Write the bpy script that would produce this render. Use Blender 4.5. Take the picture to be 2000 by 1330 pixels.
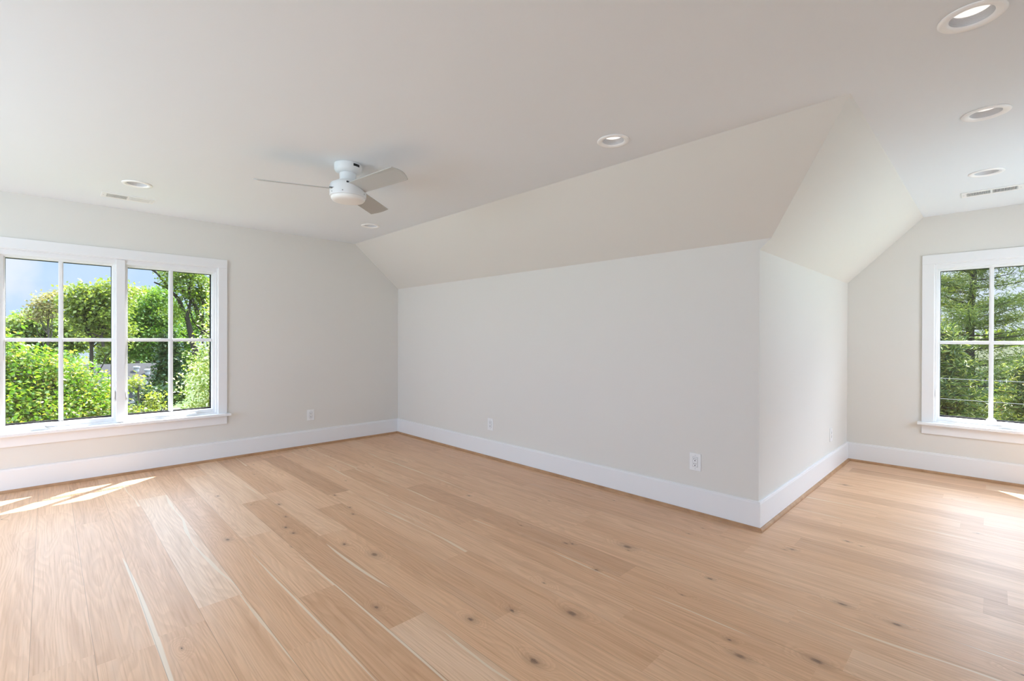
import bpy, bmesh, math, random
import numpy as np
from mathutils import Vector, Matrix
from mathutils.geometry import delaunay_2d_cdt

SC = bpy.context.scene
COL = SC.collection
for o in list(bpy.data.objects):
    bpy.data.objects.remove(o)
rng = random.Random(11)
R = math.radians

# ------------------------------------------------------------------ camera
CAM = Vector((5.5725, -3.3375, 1.25))
YAW, PIT, ROL, FPX = 2.3662, -0.0032, 0.0032, 926.93
_c, _s = math.cos(YAW), math.sin(YAW)
FW = Vector((_c * math.cos(PIT), _s * math.cos(PIT), math.sin(PIT)))
_rt = Vector((_s, -_c, 0))
_up = _rt.cross(FW)
RT = _rt * math.cos(ROL) + _up * math.sin(ROL)
UP = -_rt * math.sin(ROL) + _up * math.cos(ROL)
cd = bpy.data.cameras.new('camera')
cd.sensor_width = 36
cd.lens = FPX / 2000 * 36
cd.clip_start = .05
cd.clip_end = 2000
cam = bpy.data.objects.new('camera', cd)
COL.objects.link(cam)
cam.matrix_world = Matrix((
    (RT.x, UP.x, -FW.x, CAM.x), (RT.y, UP.y, -FW.y, CAM.y),
    (RT.z, UP.z, -FW.z, CAM.z), (0, 0, 0, 1)))
SC.camera = cam

# ------------------------------------------------------------------ exposure
vs = SC.view_settings
SC.display_settings.display_device = 'sRGB'
vs.view_transform = 'Standard'
vs.look = 'None'
vs.exposure = 0.46
vs.gamma = 1.0
vs.use_curve_mapping = False
cy = SC.cycles
cy.use_denoising = True
cy.max_bounces = 10
cy.diffuse_bounces = 6
cy.use_adaptive_sampling = True
cy.adaptive_threshold = .02
cy.glossy_bounces = 4
cy.transmission_bounces = 6
cy.transparent_max_bounces = 16
cy.sample_clamp_indirect = 6.0


# ------------------------------------------------------------------ node helpers
class NT:
    def __init__(self, tree):
        self.t = tree
        tree.nodes.clear()

    def n(self, typ, ins=None, **props):
        nd = self.t.nodes.new(typ)
        for k, v in props.items():
            setattr(nd, k, v)
        for k, v in (ins or {}).items():
            self.set(nd.inputs[k], v)
        return nd

    def set(self, sock, v):
        if isinstance(v, bpy.types.NodeSocket):
            self.t.links.new(v, sock)
        elif isinstance(v, bpy.types.Node):
            self.t.links.new(v.outputs[0], sock)
        else:
            if isinstance(v, (tuple, list)) and len(v) == 3 and sock.type == 'RGBA':
                v = (*v, 1)
            sock.default_value = v

    def m(self, op, a, b=None, c=None, clamp=False):
        nd = self.t.nodes.new('ShaderNodeMath')
        nd.operation = op
        nd.use_clamp = clamp
        for i, v in enumerate((a, b, c)):
            if v is not None:
                self.set(nd.inputs[i], v)
        return nd.outputs[0]

    def mix(self, f, a, b, blend='MIX'):
        nd = self.t.nodes.new('ShaderNodeMix')
        nd.data_type = 'RGBA'
        nd.blend_type = blend
        self.set(nd.inputs[0], f)
        self.set(nd.inputs[6], a)
        self.set(nd.inputs[7], b)
        return nd.outputs[2]

    def ramp(self, f, stops, interp='LINEAR'):
        nd = self.t.nodes.new('ShaderNodeValToRGB')
        nd.color_ramp.interpolation = interp
        e = nd.color_ramp.elements
        while len(e) < len(stops):
            e.new(.5)
        for el, (p, c) in zip(e, stops):
            el.position = p
            el.color = (*c, 1) if isinstance(c, (tuple, list)) else (c, c, c, 1)
        self.set(nd.inputs[0], f)
        return nd.outputs[0]

    def mr(self, v, a, b, c=0., d=1., typ='LINEAR'):
        nd = self.t.nodes.new('ShaderNodeMapRange')
        nd.interpolation_type = typ
        for i, x in enumerate((v, a, b, c, d)):
            self.set(nd.inputs[i], x)
        return nd.outputs[0]

    def noise(self, vec, scale, detail=2., rough=.5, dist=0., dim='3D'):
        nd = self.n('ShaderNodeTexNoise', {'Scale': scale, 'Detail': detail, 'Roughness': rough, 'Distortion': dist},
                    noise_dimensions=dim)
        if vec is not None:
            self.set(nd.inputs['Vector'], vec)
        return nd


def new_mat(name):
    m = bpy.data.materials.new(name)
    m.use_nodes = True
    return m, NT(m.node_tree)


def hexa(r, g, b):
    f = lambda v: (v / 255 / 12.92) if v <= 10 else ((v / 255 + .055) / 1.055) ** 2.4
    return (f(r), f(g), f(b))


# ------------------------------------------------------------------ world: spring sky, made brighter above the view to light the room
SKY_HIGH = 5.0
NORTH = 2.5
w = bpy.data.worlds.new('sky')
SC.world = w
w.use_nodes = True
t = NT(w.node_tree)
tc = t.n('ShaderNodeTexCoord')
sep = t.n('ShaderNodeSeparateXYZ', {0: tc.outputs['Generated']})
zz = sep.outputs[2]
blue = t.ramp(t.m('ADD', zz, 0.2), [(0.15, (.55, .66, .82)), (.24, (.48, .62, .84)), (.36, (.42, .59, .88)), (.6, (.42, .57, .85))])
n1 = t.noise(tc.outputs['Generated'], 5.5, 5, .55, .3)
cl = t.mr(n1.outputs[0], .47, .60, 0, 1, 'SMOOTHSTEP')
# the one puffy cloud low in the west
cdir = Vector((-.9917, -.075, .105)).normalized()
vd = t.n('ShaderNodeVectorMath', {0: tc.outputs['Generated'], 1: tuple(cdir)}, operation='DISTANCE')
n2 = t.noise(tc.outputs['Generated'], 18, 4, .55)
cd_ = t.m('ADD', vd.outputs['Value'], t.m('MULTIPLY', t.m('SUBTRACT', n2.outputs[0], .5), .10))
puff = t.mr(cd_, .085, .035, 0, 1, 'SMOOTHSTEP')
low = t.mix(t.m('MAXIMUM', t.m('MAXIMUM', t.m('MULTIPLY', cl, .3), t.mr(sep.outputs[1], .3, .7, 0, .75)), t.m('MULTIPLY', puff, .95)), blue, (.66, .71, .80))
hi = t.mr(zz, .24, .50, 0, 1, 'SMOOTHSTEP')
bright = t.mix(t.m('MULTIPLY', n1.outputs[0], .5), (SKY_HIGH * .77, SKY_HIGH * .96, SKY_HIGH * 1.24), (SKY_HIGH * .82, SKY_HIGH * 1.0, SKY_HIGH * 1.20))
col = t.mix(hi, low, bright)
# upper sky raised further to the north to brighten the alcove
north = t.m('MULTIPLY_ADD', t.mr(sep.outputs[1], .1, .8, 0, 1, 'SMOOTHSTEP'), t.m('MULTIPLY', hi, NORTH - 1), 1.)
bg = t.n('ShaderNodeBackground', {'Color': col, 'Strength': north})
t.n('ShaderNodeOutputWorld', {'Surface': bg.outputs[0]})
w.cycles.sampling_method = 'MANUAL'
w.cycles.sample_map_resolution = 1024

# ------------------------------------------------------------------ sun and added fill lamps out of view
sd = bpy.data.lights.new('sun', 'SUN')
sd.energy = 22.0
sd.angle = R(.53)
sd.color = (1.0, .97, .91)
sun = bpy.data.objects.new('sun', sd)
COL.objects.link(sun)
sun.rotation_euler = Vector((.43, -.51, -1)).to_track_quat('-Z', 'Y').to_euler()


def area(name, loc, rot, sx, sy, watts, color=(1, .98, .95)):
    d = bpy.data.lights.new(name, 'AREA')
    d.shape = 'RECTANGLE'
    d.size, d.size_y = sx, sy
    d.energy = watts
    d.color = color
    o = bpy.data.objects.new(name, d)
    COL.objects.link(o)
    o.location = loc
    o.rotation_euler = rot
    return o


XR, YF = 8.5, -5.7          # unseen far walls of the room
FILL_COLOR = (.75, .94, 1.27)
# added fill lamps, standing outside made-up openings in the unseen walls
area('fill_lamp_front', (2.4, YF - .25, 1.3), (R(104), 0, 0), 2.6, 1.5, 54, FILL_COLOR)
area('fill_lamp_right', (XR + .25, -4.9, 1.3), (R(104), 0, R(90)), 1.2, 1.5, 36, FILL_COLOR)
area('fill_lamp_alcove', (2 * 5.542 - 4.4846 + .3, 1.25, 1.35), (R(105), 0, R(90)), 1.3, .8, 14.5, FILL_COLOR)  # added to brighten the alcove's left wall


# ------------------------------------------------------------------ mesh helpers
class MB:
    def __init__(self):
        self.v, self.f = [], []

    def add(self, verts, faces):
        k = len(self.v)
        self.v += [tuple(p) for p in verts]
        self.f += [tuple(i + k for i in fc) for fc in faces]
        return self

    def box(self, a, b, fn=None):
        x0, y0, z0 = a
        x1, y1, z1 = b
        P = [(x0, y0, z0), (x1, y0, z0), (x1, y1, z0), (x0, y1, z0), (x0, y0, z1), (x1, y0, z1), (x1, y1, z1), (x0, y1, z1)]
        if fn:
            P = [fn(*p) for p in P]
        return self.add(P, [(0, 3, 2, 1), (4, 5, 6, 7), (0, 1, 5, 4), (1, 2, 6, 5), (2, 3, 7, 6), (3, 0, 4, 7)])

    def lathe(self, prof, seg=48, M=None, cap=True):
        k = len(self.v)
        P = []
        for r, z in prof:
            for i in range(seg):
                a = 2 * math.pi * i / seg
                P.append(Vector((r * math.cos(a), r * math.sin(a), z)))
        if M:
            P = [M @ p for p in P]
        F = []
        for j in range(len(prof) - 1):
            for i in range(seg):
                F.append((j * seg + i, j * seg + (i + 1) % seg, (j + 1) * seg + (i + 1) % seg, (j + 1) * seg + i))
        if cap:
            F.append(tuple(range(seg))[::-1])
            F.append(tuple((len(prof) - 1) * seg + i for i in range(seg)))
        return self.add(P, F)

    def tube(self, pts, rad, seg=8, cap=True):
        pts = [Vector(p) for p in pts]
        if not isinstance(rad, (list, tuple)):
            rad = [rad] * len(pts)
        P, F = [], []
        ref = Vector((.31, .17, .93)).normalized()
        for i, p in enumerate(pts):
            d = (pts[min(i + 1, len(pts) - 1)] - pts[max(i - 1, 0)]).normalized()
            if abs(d.dot(ref)) > .95:
                ref = Vector((.9, .3, .1)).normalized()
            a = d.cross(ref).normalized()
            b = d.cross(a)
            for k in range(seg):
                t_ = 2 * math.pi * k / seg
                P.append(p + (a * math.cos(t_) + b * math.sin(t_)) * rad[i])
        for i in range(len(pts) - 1):
            for k in range(seg):
                F.append((i * seg + k, i * seg + (k + 1) % seg, (i + 1) * seg + (k + 1) % seg, (i + 1) * seg + k))
        if cap:
            F.append(tuple(range(seg)))
            F.append(tuple((len(pts) - 1) * seg + k for k in range(seg))[::-1])
        return self.add(P, F)

    def prism(self, outline, a, b, fn):
        """outline of (p, q); extruded r from a to b; fn(p, q, r) -> point"""
        n = len(outline)
        P = [fn(p, q, a) for p, q in outline] + [fn(p, q, b) for p, q in outline]
        F = [tuple(range(n)), tuple(range(2 * n - 1, n - 1, -1))] + [(i, i + n, (i + 1) % n + n, (i + 1) % n) for i in range(n)]
        return self.add(P, F)

    def slab(self, outer, holes, a, b, fn):
        """flat slab with holes: triangulated outline in (p, q), thickness r from a to b"""
        vs_, es = [], []
        for loop in [outer] + holes:
            k = len(vs_)
            vs_ += [Vector(p) for p in loop]
            es += [(k + i, k + (i + 1) % len(loop)) for i in range(len(loop))]
        vo, eo, fo, _, _, _ = delaunay_2d_cdt(vs_, es, [], 0, 1e-6)

        def inside(pt, poly):
            c = False
            for i in range(len(poly)):
                x1, y1 = poly[i]
                x2, y2 = poly[i - 1]
                if (y1 > pt[1]) != (y2 > pt[1]) and pt[0] < (x2 - x1) * (pt[1] - y1) / (y2 - y1) + x1:
                    c = not c
            return c
        keep = []
        for f in fo:
            cen = sum((vo[i] for i in f), Vector((0, 0))) / len(f)
            if inside(cen, outer) and not any(inside(cen, h) for h in holes):
                keep.append(tuple(f))
        n = len(vo)
        P = [fn(p.x, p.y, a) for p in vo] + [fn(p.x, p.y, b) for p in vo]
        F = list(keep) + [tuple(i + n for i in f[::-1]) for f in keep]
        cnt = {}
        for f in keep:
            for i in range(len(f)):
                e = (f[i], f[(i + 1) % len(f)])
                cnt[e] = 1
        for (i, j) in cnt:
            if (j, i) not in cnt:
                F.append((j, i, i + n, j + n))
        return self.add(P, F)

    def build(self, name, mat, parent=None, smooth=False, bevel=0.0, seg=2, recalc=True):
        me = bpy.data.meshes.new(name)
        me.from_pydata(self.v, [], self.f)
        if recalc:
            bm = bmesh.new()
            bm.from_mesh(me)
            bmesh.ops.recalc_face_normals(bm, faces=bm.faces)
            bm.to_mesh(me)
            bm.free()
        me.materials.append(mat)
        o = bpy.data.objects.new(name, me)
        COL.objects.link(o)
        if parent:
            o.parent = parent
            o.matrix_parent_inverse = Matrix.Translation(-Vector(parent.location)) if parent.location.length else Matrix()
        if smooth:
            me.polygons.foreach_set('use_smooth', [True] * len(me.polygons))
            try:
                me.set_sharp_from_angle(angle=R(38))
            except Exception:
                pass
        if bevel:
            b = o.modifiers.new('edge', 'BEVEL')
            b.width = bevel
            b.segments = seg
            b.limit_method = 'ANGLE'
        return o


def tag(o, label=None, cat=None, group=None, kind=None):
    if label:
        o['label'] = label
    if cat:
        o['category'] = cat
    if group:
        o['group'] = group
    if kind:
        o['kind'] = kind
    return o


def empty(name, loc, label=None, cat=None, group=None, kind=None):
    o = bpy.data.objects.new(name, None)
    o.empty_display_size = .1
    COL.objects.link(o)
    o.location = loc
    return tag(o, label, cat, group, kind)


# ------------------------------------------------------------------ materials
def paint(name, color, rough=.6, bump=.0, spec=.3):
    m, t = new_mat(name)
    b = t.n('ShaderNodeBsdfPrincipled', {'Base Color': color, 'Roughness': rough, 'Specular IOR Level': spec})
    g = t.n('ShaderNodeTexCoord')
    n = t.noise(g.outputs['Object'], 1.7, 3, .5)
    c = t.mix(t.m('MULTIPLY', n.outputs[0], .25), color, tuple(x * .965 for x in color))
    t.set(b.inputs['Base Color'], c)
    if bump:
        f = t.noise(g.outputs['Object'], 240, 2, .5)
        bp = t.n('ShaderNodeBump', {'Height': f.outputs[0], 'Strength': bump, 'Distance': .0008})
        t.set(b.inputs['Normal'], bp.outputs[0])
    t.n('ShaderNodeOutputMaterial', {'Surface': b.outputs[0]})
    return m


M_WALL = paint('greige_wall_paint', (.745, .722, .672), .62, .25)
M_CEIL = paint('white_ceiling_paint', (.815, .850, .880), .7, .2)
M_TRIM = paint('white_trim_enamel', (.83, .83, .83), .32, 0, .5)
M_PLASTIC = paint('white_plastic', (.85, .85, .84), .35, 0, .5)
M_FAN = paint('matte_white_fan', (.78, .79, .79), .42, 0, .4)
M_BLADE = paint('pale_blade', (.48, .48, .455), .5, 0, .3)
M_DARK = paint('dark_slot', (.03, .03, .03), .6, 0, .2)
M_GREYSLOT = paint('slot_grey', (.30, .31, .32), .6, 0, .2)  # one plain grey for slots, cover gaps and screw heads
M_BLACKCLAD = paint('black_exterior_cladding', (.008, .008, .009), .9, 0, .05)
M_BAFFLE = paint('grey_baffle', (.66, .66, .67), .5, 0, .3)
M_LENS = paint('frosted_lens', (.88, .87, .84), .4, 0, .5)
M_OUTW = paint('exterior_siding', (.7, .7, .68), .7)


def glass_mat():
    m, t = new_mat('clear_window_glass')
    tr = t.n('ShaderNodeBsdfTransparent', {'Color': (.97, .98, .975)})
    gl = t.n('ShaderNodeBsdfGlossy', {'Color': (1, 1, 1), 'Roughness': .02})
    lw = t.n('ShaderNodeLayerWeight', {'Blend': .5})
    fr = t.m('MULTIPLY_ADD', t.m('POWER', lw.outputs['Facing'], 5.), .85, .035)
    mx = t.n('ShaderNodeMixShader', {0: fr, 1: tr.outputs[0], 2: gl.outputs[0]})
    t.n('ShaderNodeOutputMaterial', {'Surface': mx.outputs[0]})
    return m


M_GLASS = glass_mat()


def shoe_mat():
    m, t = new_mat('oak_shoe_molding')
    g = t.n('ShaderNodeTexCoord')
    n = t.noise(g.outputs['Object'], 9, 4, .6, .5)
    c = t.ramp(n.outputs[0], [(.3, (.36, .19, .09)), (.7, (.50, .29, .15))])
    b = t.n('ShaderNodeBsdfPrincipled', {'Base Color': c, 'Roughness': .5})
    t.n('ShaderNodeOutputMaterial', {'Surface': b.outputs[0]})
    return m


M_SHOE = shoe_mat()

# ------------------------------------------------------------------ room dimensions
H, K1, K2, S1, L, D, W2 = 2.4217, 1.9074, 1.8395, .6104, 4.4846, 2.631, .5982
XC = 5.542                   # centre line of the alcove and of its window
LR = 2 * XC - L              # alcove right wall
SLOPE2 = (H - K2) / W2
DK = (K1 - K2) / SLOPE2      # where the hip starts
WT = .15                     # wall thickness


# knots (x, y, size) and pale sapwood streaks (x0, y0, x1, y1, bow, half width) of the oak boards
KNOTS = [(3.058, -1.984, 9), (4.022, -0.84, 9), (4.224, -1.628, 9), (4.322, -1.987, 7), (4.062, -1.21, 4), (3.56, -2.243, 5), (3.941, -1.988, 6), (2.374, -1.779, 4), (2.23, -1.737, 4), (1.885, -1.697, 4), (2.291, -2.21, 5), (2.42, -2.207, 5), (1.8, -2.089, 5), (2.093, -2.142, 4), (2.808, -2.046, 5), (4.869, -1.381, 7), (5.089, -1.197, 8), (5.068, -0.649, 6), (5.273, -0.669, 6), (4.664, 1.58, 7), (3.733, -1.068, 4), (3.766, -1.044, 4), (4.02, -1.81, 5), (2.636, -0.934, 4), (2.243, -2.536, 6), (1.269, -2.373, 4), (4.802, -1.308, 4), (4.531, -0.86, 4), (4.931, 0.215, 4), (4.726, -0.162, 5)]
STREAKS = [(2.75, -2.300, 4.45, -2.297, .004, .007), (2.55, -2.489, 4.1, -2.478, .0, .006), (2.1, -3.032, 3.75, -3.018, .012, .013),
           (2.25, -1.412, 3.02, -1.374, .006, .004), (2.0, -1.552, 3.05, -1.526, .006, .0035), (3.0, -.305, 3.42, -.262, .0, .003),
           (2.72, -2.122, 3.45, -2.108, -.012, .010), (1.05, -2.142, 1.45, -2.131, 0., .004), (3.35, -.47, 4.6, -.45, .004, .0022)]


def floor_material():
    m, t = new_mat('wide_plank_white_oak')
    uvn = t.n('ShaderNodeUVMap', uv_map='plank')
    sp = t.n('ShaderNodeSeparateXYZ', {0: uvn.outputs[0]})
    u, v = sp.outputs[0], sp.outputs[1]
    seed = t.n('ShaderNodeAttribute', attribute_name='seed').outputs['Fac']
    tint = t.n('ShaderNodeAttribute', attribute_name='tint').outputs['Fac']
    width = .183
    # knots bend the grain around them
    kv = t.n('ShaderNodeCombineXYZ', {0: t.m('MULTIPLY', u, .8), 1: t.m('MULTIPLY', v, 2.0), 2: 0.})
    vor = t.n('ShaderNodeTexVoronoi', {'Vector': kv.outputs[0], 'Scale': 1.5, 'Randomness': .95}, voronoi_dimensions='2D')
    kd = vor.outputs['Distance']
    vs_ = t.n('ShaderNodeSeparateXYZ', {0: vor.outputs['Color']})
    keep = t.m('GREATER_THAN', vs_.outputs[0], .62)
    size = t.m('MULTIPLY_ADD', t.m('POWER', vs_.outputs[1], 2.5), .034, .010)
    near = t.m('MULTIPLY', t.mr(kd, 0, .14, 1, 0, 'SMOOTHSTEP'), keep)
    wob = t.noise(t.n('ShaderNodeTexCoord').outputs['Object'], 38., 2, .6)
    kp = t.n('ShaderNodeVectorMath', {0: t.n('ShaderNodeTexCoord').outputs['Object'], 1: (.55, 1, 0)}, operation='MULTIPLY').outputs[0]
    kp = t.n('ShaderNodeVectorMath', {0: kp, 1: t.n('ShaderNodeVectorMath', {0: wob.outputs['Color'], 1: (.012, .012, 0)}, operation='MULTIPLY').outputs[0]}, operation='ADD').outputs[0]
    kbest = None
    for kx, ky, kr in KNOTS:
        dn = t.n('ShaderNodeVectorMath', {0: kp, 1: (kx * .55 + .006, ky + .006, 0)}, operation='DISTANCE').outputs['Value']
        dn = t.m('MULTIPLY', dn, 1 / (kr * .0019))
        kbest = dn if kbest is None else t.m('MINIMUM', kbest, dn)
    knear = t.mr(kbest, 0, 5.5, 1, 0, 'SMOOTHSTEP')
    near = t.m('MAXIMUM', near, t.m('MULTIPLY', knear, .9))
    # cathedral figure: contour lines of a stretched noise
    cv = t.n('ShaderNodeCombineXYZ', {0: t.m('MULTIPLY', u, .7), 1: t.m('MULTIPLY', v, 5.5), 2: t.m('MULTIPLY', seed, 91.)})
    big = t.noise(cv.outputs[0], 1., 1.5, .5, .2)
    ringv = t.m('ADD', t.m('MULTIPLY', big.outputs[0], 20.), t.m('MULTIPLY', near, 5.0))
    ringv = t.m('ADD', ringv, t.m('MULTIPLY', v, 32.))
    saw = t.m('FRACT', ringv)
    ring = t.m('MULTIPLY', t.mr(saw, 0., .8, 0, 1, 'SMOOTHSTEP'), t.mr(saw, .8, 1., 1, 0, 'SMOOTHSTEP'))
    gv = t.n('ShaderNodeCombineXYZ', {0: t.m('MULTIPLY', u, 3.), 1: t.m('MULTIPLY', t.m('ADD', v, t.m('MULTIPLY', near, .03)), 130.), 2: t.m('MULTIPLY', seed, 33.)})
    fine = t.noise(gv.outputs[0], 1., 4, .62)
    mv = t.n('ShaderNodeCombineXYZ', {0: t.m('MULTIPLY', u, 1.1), 1: t.m('MULTIPLY', v, 17.), 2: t.m('MULTIPLY', seed, 71.)})
    mid = t.noise(mv.outputs[0], 1., 3, .55)
    base = t.ramp(tint, [(0., (.59, .342, .190)), (.35, (.735, .448, .258)), (.65, (.785, .500, .302)), (1., (.83, .595, .405))])
    dark = t.mix(1., base, (.70, .62, .55), 'MULTIPLY')
    c = t.mix(t.m('MULTIPLY', ring, .30), base, dark)
    c = t.mix(t.mr(fine.outputs[0], .48, .72, 0, .75), c, dark)
    c = t.mix(t.mr(mid.outputs[0], .50, .75, 0, .62), c, dark)
    c = t.mix(t.mr(mid.outputs[0], .45, .2, 0, .30), c, (.62, .44, .31))
    # pale sapwood streaks on some boards
    sv = t.n('ShaderNodeCombineXYZ', {0: t.m('MULTIPLY', u, .9), 1: t.m('MULTIPLY', seed, 43.), 2: 3.3})
    pos = t.n('ShaderNodeTexCoord').outputs['Object']
    sn = t.noise(sv.outputs[0], 1., 2, .5)
    cen = t.m('MULTIPLY_ADD', t.m('SUBTRACT', sn.outputs[0], .5), .16, .166)
    thick = t.m('MULTIPLY', t.mr(t.noise(sv.outputs[0], 2.3, 1, .5).outputs[0], .40, .75, 0., .012), t.m('LESS_THAN', t.m('FRACT', t.m('MULTIPLY', seed, 7.31)), .10))
    dd = t.m('ABSOLUTE', t.m('SUBTRACT', t.m('MODULO', v, 1.), cen))
    streak = t.m('LESS_THAN', dd, thick)
    c = t.mix(t.m('MULTIPLY', streak, .75), c, (.78, .64, .47))
    # knots: dark heart, paler halo
    core = t.m('MULTIPLY', t.mr(kd, t.m('MULTIPLY', size, .35), size, 1, 0, 'SMOOTHSTEP'), keep)
    halo = t.m('MULTIPLY', t.mr(kd, size, t.m('MULTIPLY', size, 3.2), 1, 0, 'SMOOTHSTEP'), keep)
    core = t.m('MAXIMUM', core, t.m('MULTIPLY', t.mr(kbest, .35, 1.15, 1, 0, 'SMOOTHSTEP'), .85))
    halo = t.m('MAXIMUM', halo, t.mr(kbest, .9, 3.4, 1, 0, 'SMOOTHSTEP'))
    for x0, y0, x1, y1, cv_, th in STREAKS:
        px_ = t.n('ShaderNodeSeparateXYZ', {0: pos})
        s_ = t.mr(px_.outputs[0], x0, x1, 0, 1)
        bow = t.m('MULTIPLY', t.m('MULTIPLY', s_, t.m('SUBTRACT', 1., s_)), 4.)
        yc = t.m('ADD', t.m('MULTIPLY_ADD', s_, y1 - y0, y0), t.m('MULTIPLY', bow, cv_))
        yc = t.m('ADD', yc, t.m('MULTIPLY', t.m('SUBTRACT', sn.outputs[0], .5), .02))
        dy = t.m('ABSOLUTE', t.m('SUBTRACT', px_.outputs[1], yc))
        on = t.mr(t.m('SUBTRACT', dy, t.m('MULTIPLY', t.m('POWER', bow, .6), th)), -.003, .001, 1, 0)
        on = t.m('MULTIPLY', on, t.m('GREATER_THAN', bow, .001))
        c = t.mix(t.m('MULTIPLY', on, .78), c, (.80, .68, .52))
    c = t.mix(t.m('MULTIPLY', halo, .38), c, (.33, .19, .11))
    kn = t.noise(gv.outputs[0], 2., 3, .6)
    c = t.mix(t.m('MULTIPLY', core, t.mr(kn.outputs[0], .3, .6, .5, 1.)), c, (.12, .065, .040))
    # micro bevel between boards
    vv = t.m('MODULO', v, 1.)
    ed = t.m('MINIMUM', vv, t.m('SUBTRACT', width, vv))
    seam = t.mr(ed, .0, .0016, 1, 0)
    c = t.mix(t.m('MULTIPLY', seam, .55), c, (.16, .09, .05))
    rough = t.m('ADD', t.mr(fine.outputs[0], .3, .8, .34, .44), t.m('MULTIPLY', core, .1))
    bh = t.m('SUBTRACT', t.m('MULTIPLY', fine.outputs[0], -.25), t.m('ADD', seam, t.m('MULTIPLY', ring, .12)))
    bp = t.n('ShaderNodeBump', {'Height': bh, 'Strength': .12, 'Distance': .002})
    b = t.n('ShaderNodeBsdfPrincipled', {'Base Color': c, 'Roughness': rough, 'IOR': 1.5, 'Normal': bp.outputs[0],
                                        'Specular IOR Level': .55})
    t.n('ShaderNodeOutputMaterial', {'Surface': b.outputs[0]})
    return m


M_FLOOR = floor_material()


def build_floor():
    wd = .183
    y_top, verts, faces, uvs, seeds, tints = D + .1, [], [], [], [], []
    r = random.Random(5)
    # board joints read off the photograph: row of boards -> joints along the room
    y_ref = -.641
    k_hi = math.ceil((D + .05 - y_ref) / wd)
    k_lo = math.floor((YF - y_ref) / wd)
    fixed = {-12: (.95, 2.998), -11: (1.17, 3.6), -6: (1.85, 3.40), -7: (4.02, 2.1), -9: (3.75, 1.6), -2: (4.935, 2.6), -1: (3.6,), -4: (3.05, 5.1), -5: (2.2, 4.4)}
    fixed_tint = {(-12, 1): .92, (-11, 1): .38, (-7, 2): .22, (-6, 2): .60, (-2, 2): .62, (-5, 1): .52, (-4, 1): .26}
    for k in range(k_lo, k_hi):
        y0, y1 = y_ref + k * wd, y_ref + (k + 1) * wd
        if y0 > -.001:
            xa, xb = L - .02, LR + .02
        else:
            xa, xb = -.02, XR + .02
        y0c, y1c = max(y0, YF - .02), min(y1, D + .02)
        js = list(fixed.get(k, ()))
        x = xa - r.uniform(.3, 1.9)
        if js:
            lo = min(js)
            while lo > xa:
                lo -= r.uniform(1.5, 2.2)
                js.append(lo)
            hi = max(js)
        else:
            hi = x
            js.append(x)
        while hi < xb:
            hi += r.choice((r.uniform(1.7, 2.25), r.uniform(.9, 1.6)))
            js.append(hi)
        js = sorted(js)
        js = [xa] + [j for j in js if xa + .1 < j < xb - .1] + [xb]
        for i in range(len(js) - 1):
            a, b = js[i], js[i + 1]
            n = len(verts)
            verts += [(a, y0c, 0), (b, y0c, 0), (b, y1c, 0), (a, y1c, 0)]
            faces.append((n, n + 1, n + 2, n + 3))
            uo, vo = r.uniform(0, 40), r.randint(1, 60)
            uvs += [(a + uo, vo + y0c - y0), (b + uo, vo + y0c - y0), (b + uo, vo + y1c - y0), (a + uo, vo + y1c - y0)]
            seeds.append(r.random())
            tints.append(fixed_tint.get((k, i), min(1, max(0, r.gauss(.46, .16)))))
    me = bpy.data.meshes.new('floor')
    # plank tops are separate quads; the slab under them closes the floor
    n = len(verts)
    me.from_pydata(verts, [], faces)
    uvl = me.uv_layers.new(name='plank')
    uvl.data.foreach_set('uv', [c for p in uvs for c in p])
    at = me.attributes.new('seed', 'FLOAT', 'FACE')
    at.data.foreach_set('value', seeds)
    at = me.attributes.new('tint', 'FLOAT', 'FACE')
    at.data.foreach_set('value', tints)
    me.materials.append(M_FLOOR)
    o = bpy.data.objects.new('floor', me)
    COL.objects.link(o)
    tag(o, kind='structure')


build_floor()


# ------------------------------------------------------------------ walls, slopes, ceiling
def struct(o):
    o['kind'] = 'structure'
    return o


def rect(a0, b0, a1, b1):
    return [(a0, b0), (a1, b0), (a1, b1), (a0, b1)]


WL_U0, WL_U1 = -3.645, -2.087       # left window opening
WR_U0, WR_U1 = 5.164, 5.920         # alcove window opening
WZ0, WZ1 = .47, 1.967

S_FAR = YF + S1
# left wall (x = 0)
struct(MB().slab([(0, 0), (0, K1), (-S1, H), (YF, H), (YF, 0)], [rect(WL_U0, WZ0, WL_U1, WZ1)], 0, -WT,
                 lambda p, q, r: (r, p, q)).build('wall_left', M_WALL))
# back knee wall (y = 0), left and right of the alcove
struct(MB().slab([(-WT, 0), (L, 0), (L, K2), (L + DK, K1), (-WT, K1)], [], 0, .12, lambda p, q, r: (min(p, L - .13) if r else p, r, q)).build('wall_back', M_WALL))
struct(MB().slab([(LR, 0), (XR, 0), (XR, K1), (LR - DK, K1), (LR, K2)], [], 0, .12, lambda p, q, r: (max(p, LR + .13) if r else p, r, q)).build('wall_back_right', M_WALL))
# alcove
struct(MB().box((L - .12, .0006, 0), (L, D, K2)).build('wall_alcove_left', M_WALL))
struct(MB().slab(rect(0, 0, D, K2), [rect(.60, .95, 1.90, 1.75)], LR, LR + .12, lambda p, q, r: (r, p, q)).build('wall_alcove_right', M_WALL))  # opening made up for the alcove fill lamp
struct(MB().slab([(L - .12, 0), (LR + .12, 0), (LR + .12, K2), (LR, K2), (LR - W2, H), (L + W2, H), (L, K2), (L - .12, K2)],
                 [rect(WR_U0, WZ0, WR_U1, WZ1)], D, D + WT, lambda p, q, r: (p, r, q)).build('wall_alcove_back', M_WALL))
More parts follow.
